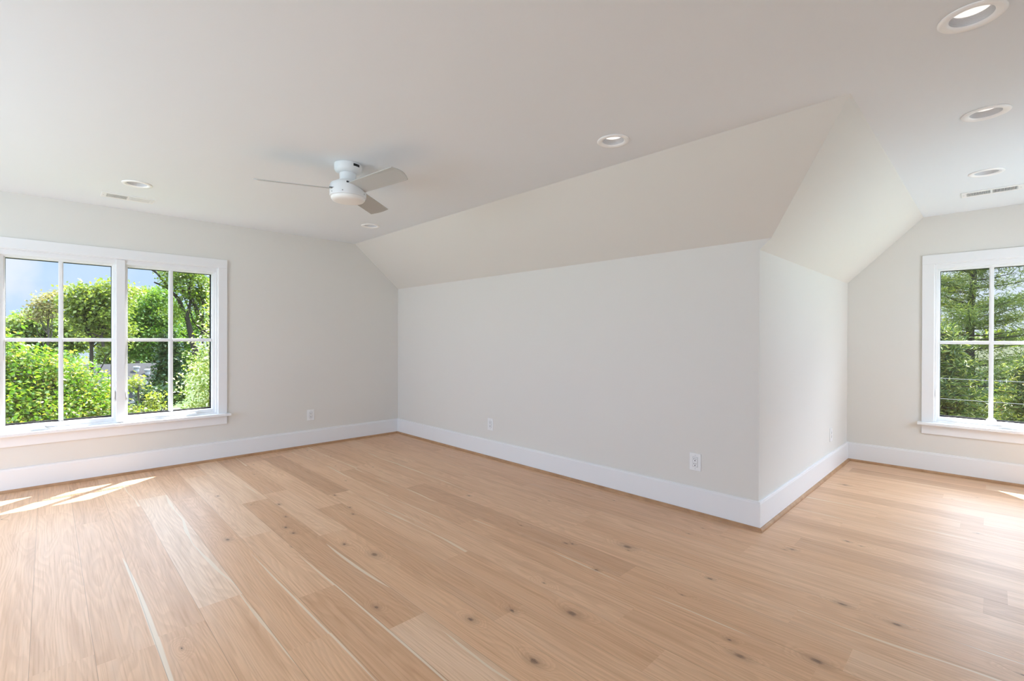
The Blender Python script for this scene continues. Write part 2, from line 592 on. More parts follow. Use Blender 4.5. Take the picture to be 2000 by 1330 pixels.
# unseen walls, with openings added to let the fill lamps in
struct(MB().slab([(S_FAR * 0 + YF, 0), (0, 0), (0, K1), (-S1, H), (YF, H)], [rect(-5.5, .55, -4.3, 2.05)], XR, XR + WT,
                 lambda p, q, r: (r, p, q)).build('wall_right', M_WALL))
struct(MB().slab(rect(-WT, 0, XR + WT, H), [rect(1.1, .55, 3.7, 2.05)], YF, YF - WT, lambda p, q, r: (p, r, q)).build('wall_front', M_WALL))


def poly(name, pts, mat, up):
    """a sloped ceiling panel, thickened away from the room"""
    n = len(pts)
    up = Vector(up)
    P = [Vector(p) for p in pts] + [Vector(p) + up for p in pts]
    F = [tuple(range(n)), tuple(range(2 * n - 1, n - 1, -1))] + [(i, i + n, (i + 1) % n + n, (i + 1) % n) for i in range(n)]
    return struct(MB().add(P, F).build(name, mat))


poly('wall_sloped_back', [(0, 0, K1), (L + DK, 0, K1), (L + W2, -S1, H), (0, -S1, H)], M_WALL, (0, .05, .06))
poly('wall_sloped_back_right', [(LR - DK, 0, K1), (XR, 0, K1), (XR, -S1, H), (LR - W2, -S1, H)], M_WALL, (0, .05, .06))
poly('wall_sloped_alcove_left', [(L, 0, K2), (L + DK, 0, K1), (L + W2, -S1, H), (L + W2, D, H), (L, D, K2)], M_WALL, (-.05, .05, .06))
poly('wall_sloped_alcove_right', [(LR, 0, K2), (LR - DK, 0, K1), (LR - W2, -S1, H), (LR - W2, D, H), (LR, D, K2)], M_WALL, (.05, .05, .06))

LIGHTS = [
    (5.505, -.950, 'white recessed ceiling light nearest the camera, at the upper right corner'),
    (5.530, .115, 'white recessed ceiling light at the mouth of the alcove, second of its row'),
    (5.520, 1.340, 'white recessed ceiling light deep in the alcove, just before the long vent'),
    (3.985, -.950, 'white recessed ceiling light between the fan and the alcove ridge'),
    (1.016, -.935, 'small recessed ceiling light beyond the fan, near the far sloped corner'),
    (.985, -2.846, 'white recessed ceiling light beside the vent above the double window'),
]
RH = .066
holes = [[(x + RH * math.cos(2 * math.pi * i / 40), y + RH * math.sin(2 * math.pi * i / 40)) for i in range(40)] for x, y, _ in LIGHTS]
struct(MB().slab([(0, YF), (XR, YF), (XR, -S1), (LR - W2, -S1), (LR - W2, D), (L + W2, D), (L + W2, -S1), (0, -S1)], holes, H, H + .1,
                 lambda p, q, r: (p, q, r)).build('ceiling', M_CEIL))


# ------------------------------------------------------------------ baseboards and oak shoe molding
BB_T, BB_H, SH = .016, .190, .019
e = BB_T


def bb_profile():
    return [(0, .0), (BB_T, .0), (BB_T, BB_H - .016), (BB_T - .003, BB_H - .010), (BB_T - .003, BB_H - .003), (BB_T - .006, BB_H), (0, BB_H)]


def shoe_profile():
    return [(BB_T, 0), (BB_T + SH, 0)] + [(BB_T + SH * math.cos(a), SH * 1.15 * math.sin(a)) for a in (R(25), R(50), R(70))] + [(BB_T, SH * 1.15)]


def mould(name, prof, path, mat):
    """sweep (offset, z) along straight run path: list of (point, inward normal at point scaled for mitre)"""
    n = len(prof)
    P, F = [], []
    for (p, nrm) in path:
        for off, z in prof:
            P.append((p[0] + nrm[0] * off, p[1] + nrm[1] * off, z))
    for j in range(len(path) - 1):
        for i in range(n):
            F.append((j * n + i, j * n + (i + 1) % n, (j + 1) * n + (i + 1) % n, (j + 1) * n + i))
    F.append(tuple(range(n))[::-1])
    F.append(tuple((len(path) - 1) * n + i for i in range(n)))
    return struct(MB().add(P, F).build(name, mat))


runs = {
    'left': [((0, YF), (1, 0)), ((0, 0), (1, -1))],
    'back': [((0, 0), (1, -1)), ((L, 0), (1, -1))],
    'alcove_left': [((L, 0), (1, -1)), ((L, D), (1, -1))],
    'alcove_back': [((L, D), (1, -1)), ((LR, D), (-1, -1))],
    'alcove_right': [((LR, D), (-1, -1)), ((LR, 0), (-1, -1))],
    'back_right': [((LR, 0), (-1, -1)), ((XR, 0), (0, -1))],
}
for i, (k, path) in enumerate(runs.items()):
    mould('baseboard_' + k, bb_profile(), path, M_TRIM)
    mould('trim_%d' % (i + 1), shoe_profile(), path, M_SHOE)


# ------------------------------------------------------------------ windows
def ring(mb, fn, u0, z0, u1, z1, t_, w0, w1, sides='lrtb'):
    """picture-frame of width t_ (inwards) between depths w0 and w1"""
    if 'l' in sides:
        mb.box((u0, w0, z0), (u0 + t_, w1, z1), fn)
    if 'r' in sides:
        mb.box((u1 - t_, w0, z0), (u1, w1, z1), fn)
    if 't' in sides:
        mb.box((u0 + t_ * ('l' in sides), w0, z1 - t_), (u1 - t_ * ('r' in sides), w1, z1), fn)
    if 'b' in sides:
        mb.box((u0 + t_ * ('l' in sides), w0, z0), (u1 - t_ * ('r' in sides), w1, z0 + t_), fn)
    return mb


def crank(fn, u, z, parent, flip=1):
    base = MB()
    prof = [(-.055, 0), (.055, 0), (.046, .016), (.020, .026), (-.030, .026), (-.046, .016)]
    base.prism([(u + flip * a, z + b) for a, b in prof], -.052, -.002, lambda p, q, r: fn(p, r, q))
    cr = base.build('crank_housing', M_PLASTIC, parent, bevel=.003)
    h = MB()
    h.tube([fn(u + flip * a, -.010 + c_, z + b) for a, b, c_ in ((.035, .026, -.01), (.042, .038, 0), (.020, .044, .006), (-.030, .040, .008), (-.058, .026, .008))],
           [.008, .009, .0075, .0075, .009], 10)
    h.lathe([(.001, -.009), (.009, -.006), (.011, 0), (.009, .006), (.001, .009)], 14, Matrix.Translation(Vector(fn(u - flip * .060, .0, z + .022))))
    h.build('crank_handle', M_PLASTIC, cr, smooth=True)


def lock(fn, u, z, parent):
    mb = MB()
    mb.box((u - .006, -.040, z - .045), (u + .006, -.020, z + .045), fn)
    mb.tube([fn(u, -.022, z - .03), fn(u, -.004, z - .01), fn(u, -.001, z + .05)], [.006, .006, .004], 8)
    mb.build('lock_lever', M_PLASTIC, parent, smooth=True)


def window(name, fn, uo0, uo1, u0, u1, posts, lites, cranks, locks, extra=None):
    """fn(u, w, z): w is measured into the room; lites: list of (glass u0, u1, muntin u)"""
    gz0, gz1, hz = .537, 1.902, 1.230
    root = struct(empty(name, fn((u0 + u1) / 2, 0, WZ0)))
    # casing boards: two sides, head
    zc0, zc1 = .478, 2.054
    mb = MB()
    mb.box((uo0, 0, WZ1), (uo1, .019, zc1), fn)
    mb.box((uo0, 0, zc0), (u0, .019, WZ1), fn)
    mb.box((u1, 0, zc0), (uo1, .019, WZ1), fn)
    mb.build('window_casing', M_TRIM, root, bevel=.0025)
    MB().box((uo0 - .027, .0, .452), (uo1 + .027, .070, .478), fn).box((u0 + .001, -.11, .452 + .0185), (u1 - .001, .001, .478), fn).build('window_stool', M_TRIM, root, bevel=.004)
    MB().box((uo0, 0, .366), (uo1, .018, .4525), fn).build('window_apron', M_TRIM, root, bevel=.002)
    # jamb extension lining the opening
    mb = MB()
    ring(mb, fn, u0, WZ0 + .008, u1, WZ1, .006, -.13, .004, 'lrt')
    # inner stop bead and the frame step
    mb.build('window_jamb', M_TRIM, root)
    fr = MB()
    ring(fr, fn, u0 + .006, .478, u1 - .006, WZ1 - .006, .012, -.13, -.012, 'lrtb')
    fr.box((u0 + .018, -.13, 1.920), (u1 - .018, -.012, WZ1 - .018), fn)
    for pu0, pu1 in posts:
        fr.box((pu0, -.13, .482), (pu1, .002, WZ1 - .008), fn)
    fr.build('window_frame', M_TRIM, root, bevel=.0015)
    for gu0, gu1, mu in lites:
        st = .028
        s = MB()
        ring(s, fn, gu0 - st, gz0 - .056, gu1 + st, gz1 + st, st - .008, -.095, -.036)
        ring(s, fn, gu0 - .010, gz0 - .022, gu1 + .010, gz1 + .010, .010, -.080, -.050)
        s.box((gu0 - st + .020, -.095, gz0 - .0365), (gu1 + st - .020, -.0362, gz0 - .010), fn)
        so = s.build('sash', M_TRIM, root, bevel=.002)
        mm = MB()
        mm.box((mu - .0155, -.068, gz0), (mu + .0155, -.052, gz1), fn)
        mm.box((gu0, -.0675, hz - .0155), (gu1, -.0525, hz + .0155), fn)
        mm.box((mu - .0095, -.052, gz0), (mu + .0095, -.046, gz1), fn)
        mm.box((gu0, -.0525, hz - .0095), (gu1, -.0465, hz + .0095), fn)
        mm.box((mu - .0155, -.105, gz0), (mu + .0155, -.088, gz1), fn)
        mm.box((gu0, -.1045, hz - .0155), (gu1, -.0885, hz + .0155), fn)
        mm.build('muntin', M_TRIM, so, bevel=.0015)
        MB().box((gu0 - .004, -.080, gz0 - .004), (gu1 + .004, -.076, gz1 + .004), fn).build('pane', M_GLASS, so)
        gk = MB()
        ring(gk, fn, gu0 - .012, gz0 - .012, gu1 + .012, gz1 + .012, .012, -.150, -.096)
        gk.build('exterior_cladding', M_BLACKCLAD, so)
    for cu, fl in cranks:
        crank(fn, cu, .4785, root, fl)
    for lu, lz in locks:
        lock(fn, lu, lz, root)
    if extra:
        extra(fn, root)
    return root


fnL = lambda u, w_, z: (w_, u, z)
fnR = lambda u, w_, z: (u, D - w_, z)
window('window_1', fnL, -3.724, -2.0075, WL_U0, WL_U1, [(-2.889, -2.826)],
       [(-3.580, -2.916, -3.251), (-2.803, -2.131, -2.473)], [(-3.385, 1), (-2.310, 1)], [(-2.902, .72), (-2.812, .72)])


def foot(fn, root):
    mb = MB()
    pr = [(-.034, 0), (.034, 0), (.034, .026), (.018, .046), (-.018, .046), (-.034, .026)]
    mb.prism([(5.545 + a, .512 + b) for a, b in pr], -.050, -.030, lambda p, q, r: fn(p, r, q))
    mb.build('sash_bracket', M_PLASTIC, root, bevel=.002)


window('window_2', fnR, 5.077, 6.007, WR_U0, WR_U1, [], [(5.200, 5.884, 5.542)], [(5.655, -1)], [(5.178, .74)], foot)


# ------------------------------------------------------------------ outlets
def outlet(fn, u, z, label, pmat):
    """fn(u, w, z) with w into the room"""
    root = empty('wall_outlet', fn(u, 0, z), label, 'outlet', 'wall outlets')
    MB().box((u - .0425, 0, z - .062), (u + .0425, .006, z + .062), fn).build('cover_plate', pmat, root, bevel=.003)
    rc = MB().box((u - .017, .005, z - .034), (u + .017, .0085, z + .034), fn).build('receptacle', M_PLASTIC, root, bevel=.002)
    sl = MB()
    for dz in (-.017, .017):
        sl.box((u - .0085, .0083, z + dz + .001), (u - .0055, .0092, z + dz + .010), fn)
        sl.box((u + .0050, .0083, z + dz + .002), (u + .0080, .0092, z + dz + .009), fn)
        sl.box((u - .0035, .0083, z + dz - .010), (u + .0030, .0092, z + dz - .0035), fn)
    sl.build('slot', M_DARK, rc)
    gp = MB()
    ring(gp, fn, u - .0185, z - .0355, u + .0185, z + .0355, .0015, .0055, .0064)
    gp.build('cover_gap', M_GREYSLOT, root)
    for dz in (-.048, .048):
        MB().lathe([(.0036, 0), (.0036, .0012), (.002, .0018)], 12,
                   Matrix.Translation(Vector(fn(u, .006, z + dz))) @ Vector((0, 0, 1)).rotation_difference(
                       Vector(fn(0, 1, 0)) - Vector(fn(0, 0, 0))).to_matrix().to_4x4()).build('screw', M_BAFFLE, root)


fnB = lambda u, w_, z: (u, -w_, z)
fnA = lambda u, w_, z: (L + w_, u, z)
outlet(fnL, -1.148, .360, 'white wall outlet on the window wall, left of the room corner', M_PLASTIC)
outlet(fnB, 1.850, .351, 'white wall outlet on the long knee wall, nearer the far corner', M_PLASTIC)
outlet(fnB, 4.060, .369, 'white wall outlet on the knee wall, close to the projecting corner', M_PLASTIC)
outlet(fnA, 1.940, .358, 'pale wall outlet seen edge-on, on the alcove side wall', M_PLASTIC)


# ------------------------------------------------------------------ recessed lights
M_RING = paint('bright_white_ring', (.95, .95, .94), .4, 0, .5)
M_LEDLENS, _t = new_mat('led_lens')
_t.n('ShaderNodeOutputMaterial', {'Surface': _t.n('ShaderNodeBsdfPrincipled', {'Base Color': (.9, .9, .88), 'Roughness': .4,
     'Emission Color': (1, .98, .95), 'Emission Strength': .55}).outputs[0]})


def recessed(x, y, label):
    root = empty('recessed_light', (x, y, H), label, 'ceiling light', 'recessed ceiling lights')
    T = Matrix.Translation(Vector((x, y, H)))
    MB().lathe([(.094, -.0005), (.094, -.003), (.090, -.0065), (.078, -.0075), (.066, -.005), (.0615, .000), (.0615, -.0002), (.066, -.0002)], 64, T, cap=False).build('trim_ring', M_RING, root, smooth=True)
    pr = []
    n = 9
    for i in range(n):
        r0 = .0645 - .010 * i / n
        z0 = .028 * i / n
        pr += [(r0, z0), (r0 - .0002, z0 + .028 / n * .55), (r0 - .0020, z0 + .028 / n * .70)]
    MB().lathe(pr + [(.0540, .030), (.0540, .042), (.075, .042), (.075, .0015), (.0645, .0015)], 48, T, cap=False).build('baffle', M_BAFFLE, root)
    MB().lathe([(.0545, .038), (.054, .030), (.034, .0285), (.001, .0275)], 40, T).build('lens', M_LEDLENS, root, smooth=True)


for x, y, lb in LIGHTS:
    recessed(x, y, lb)


# ------------------------------------------------------------------ ceiling vents
def vent(cx, cy_, lx, ly, along, label, close):
    root = empty('ceiling_vent', (cx, cy_, H), label, 'air vent', 'ceiling air vents')
    fn = (lambda a, b, c_: (cx + a, cy_ + b, H - c_)) if along == 'x' else (lambda a, b, c_: (cx - b, cy_ + a, H - c_))
    hx, hy = lx / 2, ly / 2
    bx, by = hx - .032, .054
    mb = MB()
    mb.slab(rect(-hx, -hy, hx, hy), [rect(-bx, -by, -.007, by), rect(.007, -by, bx, by)], .0, .006, lambda p, q, r: fn(p, q, r))
    mb.build('vent_frame', M_PLASTIC, root, bevel=.002)
    MB().box((-bx, -by, .0002), (bx, by, .0012), fn).build('vent_backing', M_DARK, root)
    n = 18
    for side in (-1, 1):
        a0, a1 = (-bx, -.007) if side < 0 else (.007, bx)
        tilt = .0040 * side * close
        for i in range(n):
            a = a0 + (a1 - a0) * (i + .5) / n
            mb = MB()
            P = [(a - .0012 - tilt, .001), (a + .0012 - tilt, .001), (a + .0012 + tilt, .0075), (a - .0012 + tilt, .0075)]
            mb.prism(P, -by, by, lambda p, q, r: fn(p, r, q))
            mb.build('louver', M_PLASTIC, root)
    for s in (-1, 1):
        MB().lathe([(.004, 0), (.004, .001), (.002, .0018)], 10, Matrix.Translation(Vector(fn(s * (hx - .014), 0, .006))) @ Matrix.Rotation(math.pi, 4, 'X')).build('screw', M_BAFFLE, root)


vent(.483, -2.850, .345, .170, 'y', 'white air vent in the ceiling above the double window', .8)
vent(XC, 1.945, .345, .170, 'x', 'white air vent in the ceiling at the end of the alcove', .2)


# ------------------------------------------------------------------ ceiling fan
def fan(x, y):
    root = empty('ceiling_fan', (x, y, H), 'white flush-mount ceiling fan with three blades and a frosted light', 'ceiling fan')
    T = Matrix.Translation(Vector((x, y, H)))
    MB().lathe([(.088, -.001), (.089, -.006), (.088, -.036), (.082, -.050), (.066, -.060), (.055, -.062)], 64, T).build('canopy', M_FAN, root, smooth=True)
    can = root.children[-1] if root.children else None
    # dark opening in the canopy rim, towards the alcove
    a0 = R(12)
    mb = MB()
    seg = 8
    P, F = [], []
    for i in range(seg + 1):
        a = a0 + R(30) * (i / seg - .5)
        for rr, z in ((.0865, -.012), (.0900, -.012), (.0900, -.028), (.0865, -.028)):
            P.append((x + rr * math.cos(a), y + rr * math.sin(a), H + z))
    for i in range(seg):
        for k in range(4):
            F.append((i * 4 + k, i * 4 + (k + 1) % 4, (i + 1) * 4 + (k + 1) % 4, (i + 1) * 4 + k))
    F += [(0, 1, 2, 3), tuple(seg * 4 + k for k in (3, 2, 1, 0))]
    mb.add(P, F)
    mb.build('canopy_opening', M_DARK, root)
    MB().lathe([(.055, -.058), (.054, -.100), (.057, -.111), (.074, -.115), (.078, -.120), (.078, -.132)], 64, T).build('neck', M_FAN, root, smooth=True)
    MB().lathe([(.060, -.126), (.098, -.129), (.110, -.135), (.116, -.146), (.118, -.162), (.118, -.214), (.116, -.221), (.108, -.223)], 72, T).build('motor_housing', M_FAN, root, smooth=True)
    MB().lathe([(.106, -.219), (.110, -.224), (.109, -.234), (.101, -.244), (.078, -.250), (.040, -.252), (.001, -.253)], 64, T).build('light_lens', M_LENS, root, smooth=True)
    for k, a in enumerate((R(-84), R(-42), R(35), R(78), R(160))):
        MB().lathe([(.0042, 0), (.0042, .0022), (.001, .003)], 12, T @ Matrix.Rotation(a, 4, 'Z') @ Matrix.Translation((.1165, 0, -.205)) @ Matrix.Rotation(R(90), 4, 'Y')).build('screw', M_GREYSLOT, root)
    sl = MB()
    for i in range(4):
        a = R(-42) + i * R(9.0) - R(4)
        sl.box((-.0025, -.0035, 0), (.0025, .0035, .006), lambda p, q, r, a=a: tuple(T @ Matrix.Rotation(a, 4, 'Z') @ Vector((.0775 + p, q, -.130 + r))))
    sl.build('vent_slot', M_GREYSLOT, root)
    # blades
    for a in (R(8), R(129), R(-112)):
        B = T @ Matrix.Rotation(a, 4, 'Z') @ Matrix.Translation((0, 0, -.167)) @ Matrix.Rotation(R(-15.5), 4, 'X')
        outl = []
        n = 14
        hw0, hw1 = .064, .070
        r0, r1 = .085, .568
        for i in range(n + 1):
            s_ = i / n
            outl.append((r0 + (r1 - r0 - .022) * s_, -(hw0 + (hw1 - hw0) * s_)))
        for i in range(1, 13):
            f = i / 13
            outl.append((r1 - .022 + .026 * math.sin(math.pi * f) - .012 * f, -hw1 + 2 * hw1 * f))
        for i in range(n + 1):
            s_ = 1 - i / n
            outl.append((r0 + (r1 - r0 - .034) * s_, hw0 + (hw1 - hw0) * s_))
        mb = MB()
        mb.prism(outl, -.003, .003, lambda p, q, r: tuple(B @ Vector((p, q, r - .004 * (q / .07) ** 2))))
        mb.build('blade', M_BLADE, root, bevel=.0012)
        sl = MB()
        arc = [R(-39 + 78 * i / 12) for i in range(13)]
        sl.prism([(.1170 * math.cos(q), .1170 * math.sin(q)) for q in arc] + [(.1192 * math.cos(q), .1192 * math.sin(q)) for q in arc[::-1]],
                 -.0060, .0050, lambda p, q, r: tuple(B @ Vector((p, q, r))))
        sl.build('blade_slot', M_DARK, root)


fan(2.505, -1.885)

#OUTDOORS
# ------------------------------------------------------------------ outdoors
GZ = -4.2


def leaf_mat(name, cols, trans=.5, gloss=.025):
    m, t = new_mat(name)
    g = t.n('ShaderNodeNewGeometry')
    n = len(cols)
    c = t.ramp(g.outputs['Random Per Island'], [((i + .5) / n, c_) for i, c_ in enumerate(cols)])
    d = t.n('ShaderNodeBsdfDiffuse', {'Color': c})
    tr = t.n('ShaderNodeBsdfTranslucent', {'Color': t.mix(1., c, (1.0, 1.0, .55), 'MULTIPLY')})
    mx = t.n('ShaderNodeMixShader', {0: trans, 1: d.outputs[0], 2: tr.outputs[0]})
    gl = t.n('ShaderNodeBsdfGlossy', {'Color': (1, 1, 1), 'Roughness': .38})
    m2 = t.n('ShaderNodeMixShader', {0: gloss, 1: mx.outputs[0], 2: gl.outputs[0]})
    t.n('ShaderNodeOutputMaterial', {'Surface': m2.outputs[0]})
    return m


def flat_mat(name, col, rough=.8):
    m, t = new_mat(name)
    g = t.n('ShaderNodeTexCoord')
    n = t.noise(g.outputs['Object'], 3., 4, .6)
    c = t.mix(n.outputs[0], tuple(x * .8 for x in col), tuple(min(1, x * 1.15) for x in col))
    b = t.n('ShaderNodeBsdfPrincipled', {'Base Color': c, 'Roughness': rough, 'Specular IOR Level': .2})
    t.n('ShaderNodeOutputMaterial', {'Surface': b.outputs[0]})
    return m


LA = 1.55    # overall leaf albedo


def la(*c):
    return tuple(min(1, v * LA) for v in c)


M_MAPLE = leaf_mat('maple_leaf', [la(.040, .085, .006), la(.060, .120, .008), la(.100, .150, .012), la(.17, .20, .03), la(.045, .10, .008), la(.05, .11, .010), la(.15, .13, .03)], .55)
M_DOG = leaf_mat('blossom_and_leaf', [la(.10, .15, .014), la(.16, .20, .024), la(.36, .35, .20), la(.50, .48, .40), la(.17, .21, .026)], .5)
M_GREEN = leaf_mat('mid_green_leaf', [la(.040, .092, .012), la(.060, .120, .014), la(.095, .150, .018), la(.07, .115, .014)], .45)
M_ELM = leaf_mat('fresh_green_leaf', [la(.06, .105, .012), la(.09, .135, .014), la(.13, .165, .022), la(.08, .115, .014)], .5)
M_OLIVE = leaf_mat('olive_green_leaf', [la(.065, .095, .016), la(.10, .13, .02), la(.14, .16, .026), la(.08, .11, .02)], .45)
M_YELLOW = leaf_mat('yellow_green_leaf', [la(.13, .15, .022), la(.11, .14, .02), la(.15, .16, .035)], .5)
M_PALE = leaf_mat('pale_spring_leaf', [la(.11, .15, .03), la(.14, .17, .04), la(.09, .13, .025)], .5)
M_TAN = leaf_mat('tan_budding_leaf', [la(.16, .14, .05), la(.13, .13, .04), la(.17, .13, .07)], .4)
M_DARKG = leaf_mat('dark_evergreen_leaf', [la(.012, .028, .009), la(.022, .042, .012), la(.04, .06, .014)], .3)
M_PINE = leaf_mat('pine_needle', [la(.050, .078, .020), la(.080, .110, .022), la(.16, .175, .034), la(.08, .11, .03)], .35)
M_SPRUCE = leaf_mat('spruce_needle', [la(.026, .044, .014), la(.045, .070, .016), la(.20, .20, .06), la(.07, .095, .02), la(.03, .05, .014)], .35)
M_RED = leaf_mat('red_leaf', [la(.20, .05, .03), la(.15, .06, .03), la(.22, .09, .05)], .4)
M_BARK = flat_mat('dark_bark', (.035, .027, .022), .9)
M_BARKG = flat_mat('grey_bark', (.060, .050, .042), .9)


def leaves(name, mat, centers, per, spread, size, parent, seed, aspect=.62, up=.55, needle=False, droop=0.):
    """one foliage mesh: clusters of folded leaves around the given centres"""
    g = np.random.default_rng(seed)
    C = np.repeat(np.asarray(centers, float), per, 0)
    n = len(C)
    off = g.normal(0, 1, (n, 3)) * spread * np.array([1, 1, .62])
    P = C + off
    nr = g.normal(0, 1, (n, 3))
    nr[:, 2] += up * 2
    nr /= np.linalg.norm(nr, axis=1)[:, None]
    ax = g.normal(0, 1, (n, 3))
    if needle:
        ax = off + g.normal(0, .35, (n, 3)) * spread
        ax[:, 2] += .25 * spread
    ax -= (ax * nr).sum(1)[:, None] * nr
    ax /= np.linalg.norm(ax, axis=1)[:, None] + 1e-9
    sd_ = np.cross(nr, ax)
    s = (size * g.uniform(.65, 1.25, n))[:, None]
    A = P - ax * s * .5
    B = P + ax * s * .5
    Lf = P + sd_ * s * aspect * .5 + nr * s * .10 - ax * s * .06
    Rt_ = P - sd_ * s * aspect * .5 + nr * s * .10 - ax * s * .06
    V = np.stack([A, Lf, B, Rt_], 1).reshape(-1, 3)
    V -= np.array(parent.location)
    i = np.arange(n)[:, None] * 4
    F = np.concatenate([i + np.array([[0, 1, 2]]), i + np.array([[0, 2, 3]])], 1).reshape(-1)
    me = bpy.data.meshes.new(name)
    me.vertices.add(len(V))
    me.vertices.foreach_set('co', V.astype(np.float32).ravel())
    me.loops.add(len(F))
    me.loops.foreach_set('vertex_index', F.astype(np.int32))
    me.polygons.add(n * 2)
    me.polygons.foreach_set('loop_start', (np.arange(n * 2) * 3).astype(np.int32))
    me.update(calc_edges=True)
    me.materials.append(mat)
    o = bpy.data.objects.new(name, me)
    COL.objects.link(o)
    o.parent = parent
    return o


def blob_centres(blobs, seed):
    g = np.random.default_rng(seed)
    out = []
    for (cx, cy_, cz, rx, ry, rz, n) in blobs:
        d = g.normal(0, 1, (n, 3))
        d /= np.linalg.norm(d, axis=1)[:, None]
        r = g.uniform(.25, 1, n)[:, None] ** .45
        out.append(np.array([cx, cy_, cz]) + d * r * np.array([rx, ry, rz]))
    return np.concatenate(out)


def limb(mb, a, b, r0, r1, g, wob=.12, n=6, seg=7):
    a, b = np.array(a, float), np.array(b, float)
    ln = np.linalg.norm(b - a)
    pts, rad = [], []
    j = g.normal(0, wob * ln, 3)
    for i in range(n + 1):
        f = i / n
        pts.append(a + (b - a) * f + j * math.sin(math.pi * f) * .5 + g.normal(0, wob * ln * .12, 3) * (0 < i < n) + np.array([0, 0, .10 * ln * math.sin(math.pi * f)]))
        rad.append(r0 + (r1 - r0) * f)
    mb.tube(pts, rad, seg)
    return pts


def tree(name, label, base, top, blobs, mat, size, per, spread, seed, bark=None, r_trunk=.16, n_limbs=14, cat='tree', group=None, extra=(), **kw):
    root = empty(name, base, label, cat, group)
    g = np.random.default_rng(seed)
    cs = blob_centres(blobs, seed)
    mb = MB()
    tp = limb(mb, base, top, r_trunk, r_trunk * .35, g, .03, 8, 10)
    idx = g.permutation(len(cs))[:n_limbs]
    for k in idx:
        c = cs[k]
        f = g.uniform(.45, .98)
        j = min(int(f * 8), 7)
        st = tp[j]
        if c[2] < st[2] - .2:
            st = tp[max(2, j - 3)]
        pts = limb(mb, st, c, r_trunk * .34, r_trunk * .06, g, .12, 6, 6)
        for q in range(3):
            near = cs[g.integers(len(cs))]
            p0 = pts[g.integers(2, 6)]
            if np.linalg.norm(near - p0) < 1.6 * max(b[3] for b in blobs):
                limb(mb, p0, p0 + (near - p0) * .6, r_trunk * .12, r_trunk * .03, g, .12, 4, 5)
    for path, r0, r1 in extra:
        n = len(path)
        mb.tube(path, [r0 + (r1 - r0) * i / (n - 1) for i in range(n)], 8)
    mb.build('trunk', bark or M_BARK, root, recalc=False)
    leaves('foliage', mat, cs, per, spread, size, root, seed + 1, **kw)
    return root


# ground
mb = MB()
mb.box((-160, -90, GZ - .3), (90, 160, GZ))
struct(mb.build('ground', flat_mat('lawn_grass', (.045, .075, .018), .9)))

# ---- beyond the double window
tree('maple_tree', 'bright yellow-green leafy tree close outside the left sash', (-5.4, -3.5, GZ), (-5.2, -3.4, .5),
     [(-5.3, -3.85, -.55, 1.5, 1.25, 1.35, 330), (-5.0, -4.2, .75, .7, .60, .85, 60), (-5.5, -3.0, .0, .75, .48, .85, 90), (-5.5, -2.75, -.9, .75, .40, .6, 50), (-5.1, -3.65, .72, .8, .55, .35, 40)],
     M_MAPLE, .066, 78, .165, 21, n_limbs=40, r_trunk=.13)
tree('dogwood_tree', 'pale tree with white blossoms outside the right edge of the double window', (-5.9, -.55, GZ), (-5.8, -.6, 1.1),
     [(-5.75, -.72, .2, .8, .62, 1.15, 190), (-5.75, -.62, 1.50, .45, .36, .55, 42), (-5.5, -1.18, -.45, .5, .36, .32, 36), (-5.8, -.6, 2.1, .3, .25, .35, 12)],
     M_DOG, .062, 56, .14, 31, n_limbs=26, r_trunk=.09, bark=M_BARKG)
tree('young_tree', 'small yellow-green sapling in front of the grey-roofed house', (-11.4, -1.5, GZ), (-11.35, -1.5, -.1),
     [(-11.3, -1.42, -.95, .5, .42, .38, 34), (-11.35, -1.6, -.05, .16, .14, .2, 9), (-11.3, -1.15, -.55, .2, .16, .25, 8)],
     M_YELLOW, .11, 22, .12, 41, n_limbs=12, r_trunk=.05, bark=M_BARKG)
tree('cedar_tree', 'narrow dark evergreen standing before the end of the house', (-20.2, .55, GZ), (-20.2, .55, 1.0),
     [(-20.2, .55, .3, .35, .32, .9, 60), (-20.2, .50, -.9, .6, .52, .9, 90), (-20.2, .52, 1.15, .15, .15, .35, 14)],
     M_DARKG, .16, 40, .16, 51, n_limbs=16, r_trunk=.10)
tree('holly_shrub', 'round dark shrub at the corner of the house, left of the narrow evergreen', (-16.3, -.45, GZ), (-16.3, -.45, -1.0),
     [(-16.3, -.45, -1.0, .55, .55, .5, 60), (-16.3, -.45, -2.2, .6, .6, .8, 40)],
     M_DARKG, .12, 40, .13, 61, n_limbs=10, r_trunk=.06, cat='shrub')
tree('oak_tree', 'mid-green tree rising behind the house roof', (-50.8, 4.1, GZ), (-50.8, 3.9, 4.4),
     [(-50.8, 3.65, 1.6, 2.6, 2.5, 2.5, 170), (-50.8, 4.3, 4.0, 2.2, 1.7, 2.0, 100), (-50.6, 2.6, .9, 2.0, 1.5, 1.5, 60)],
     M_GREEN, .26, 64, .42, 71, n_limbs=26, r_trunk=.24)
tree('locust_tree', 'yellow-green tree far off behind the mid-green tree', (-62, 3.9, GZ), (-62, 3.7, 5.2),
     [(-62, 3.5, 5.1, 2.2, 2.2, 1.9, 90), (-62, 2.3, 2.8, 2.2, 2.4, 2.0, 70), (-62, 5.4, 3.4, 2.2, 2.0, 2.4, 60)],
     M_YELLOW, .34, 46, .42, 81, n_limbs=14, r_trunk=.26, bark=M_BARKG)
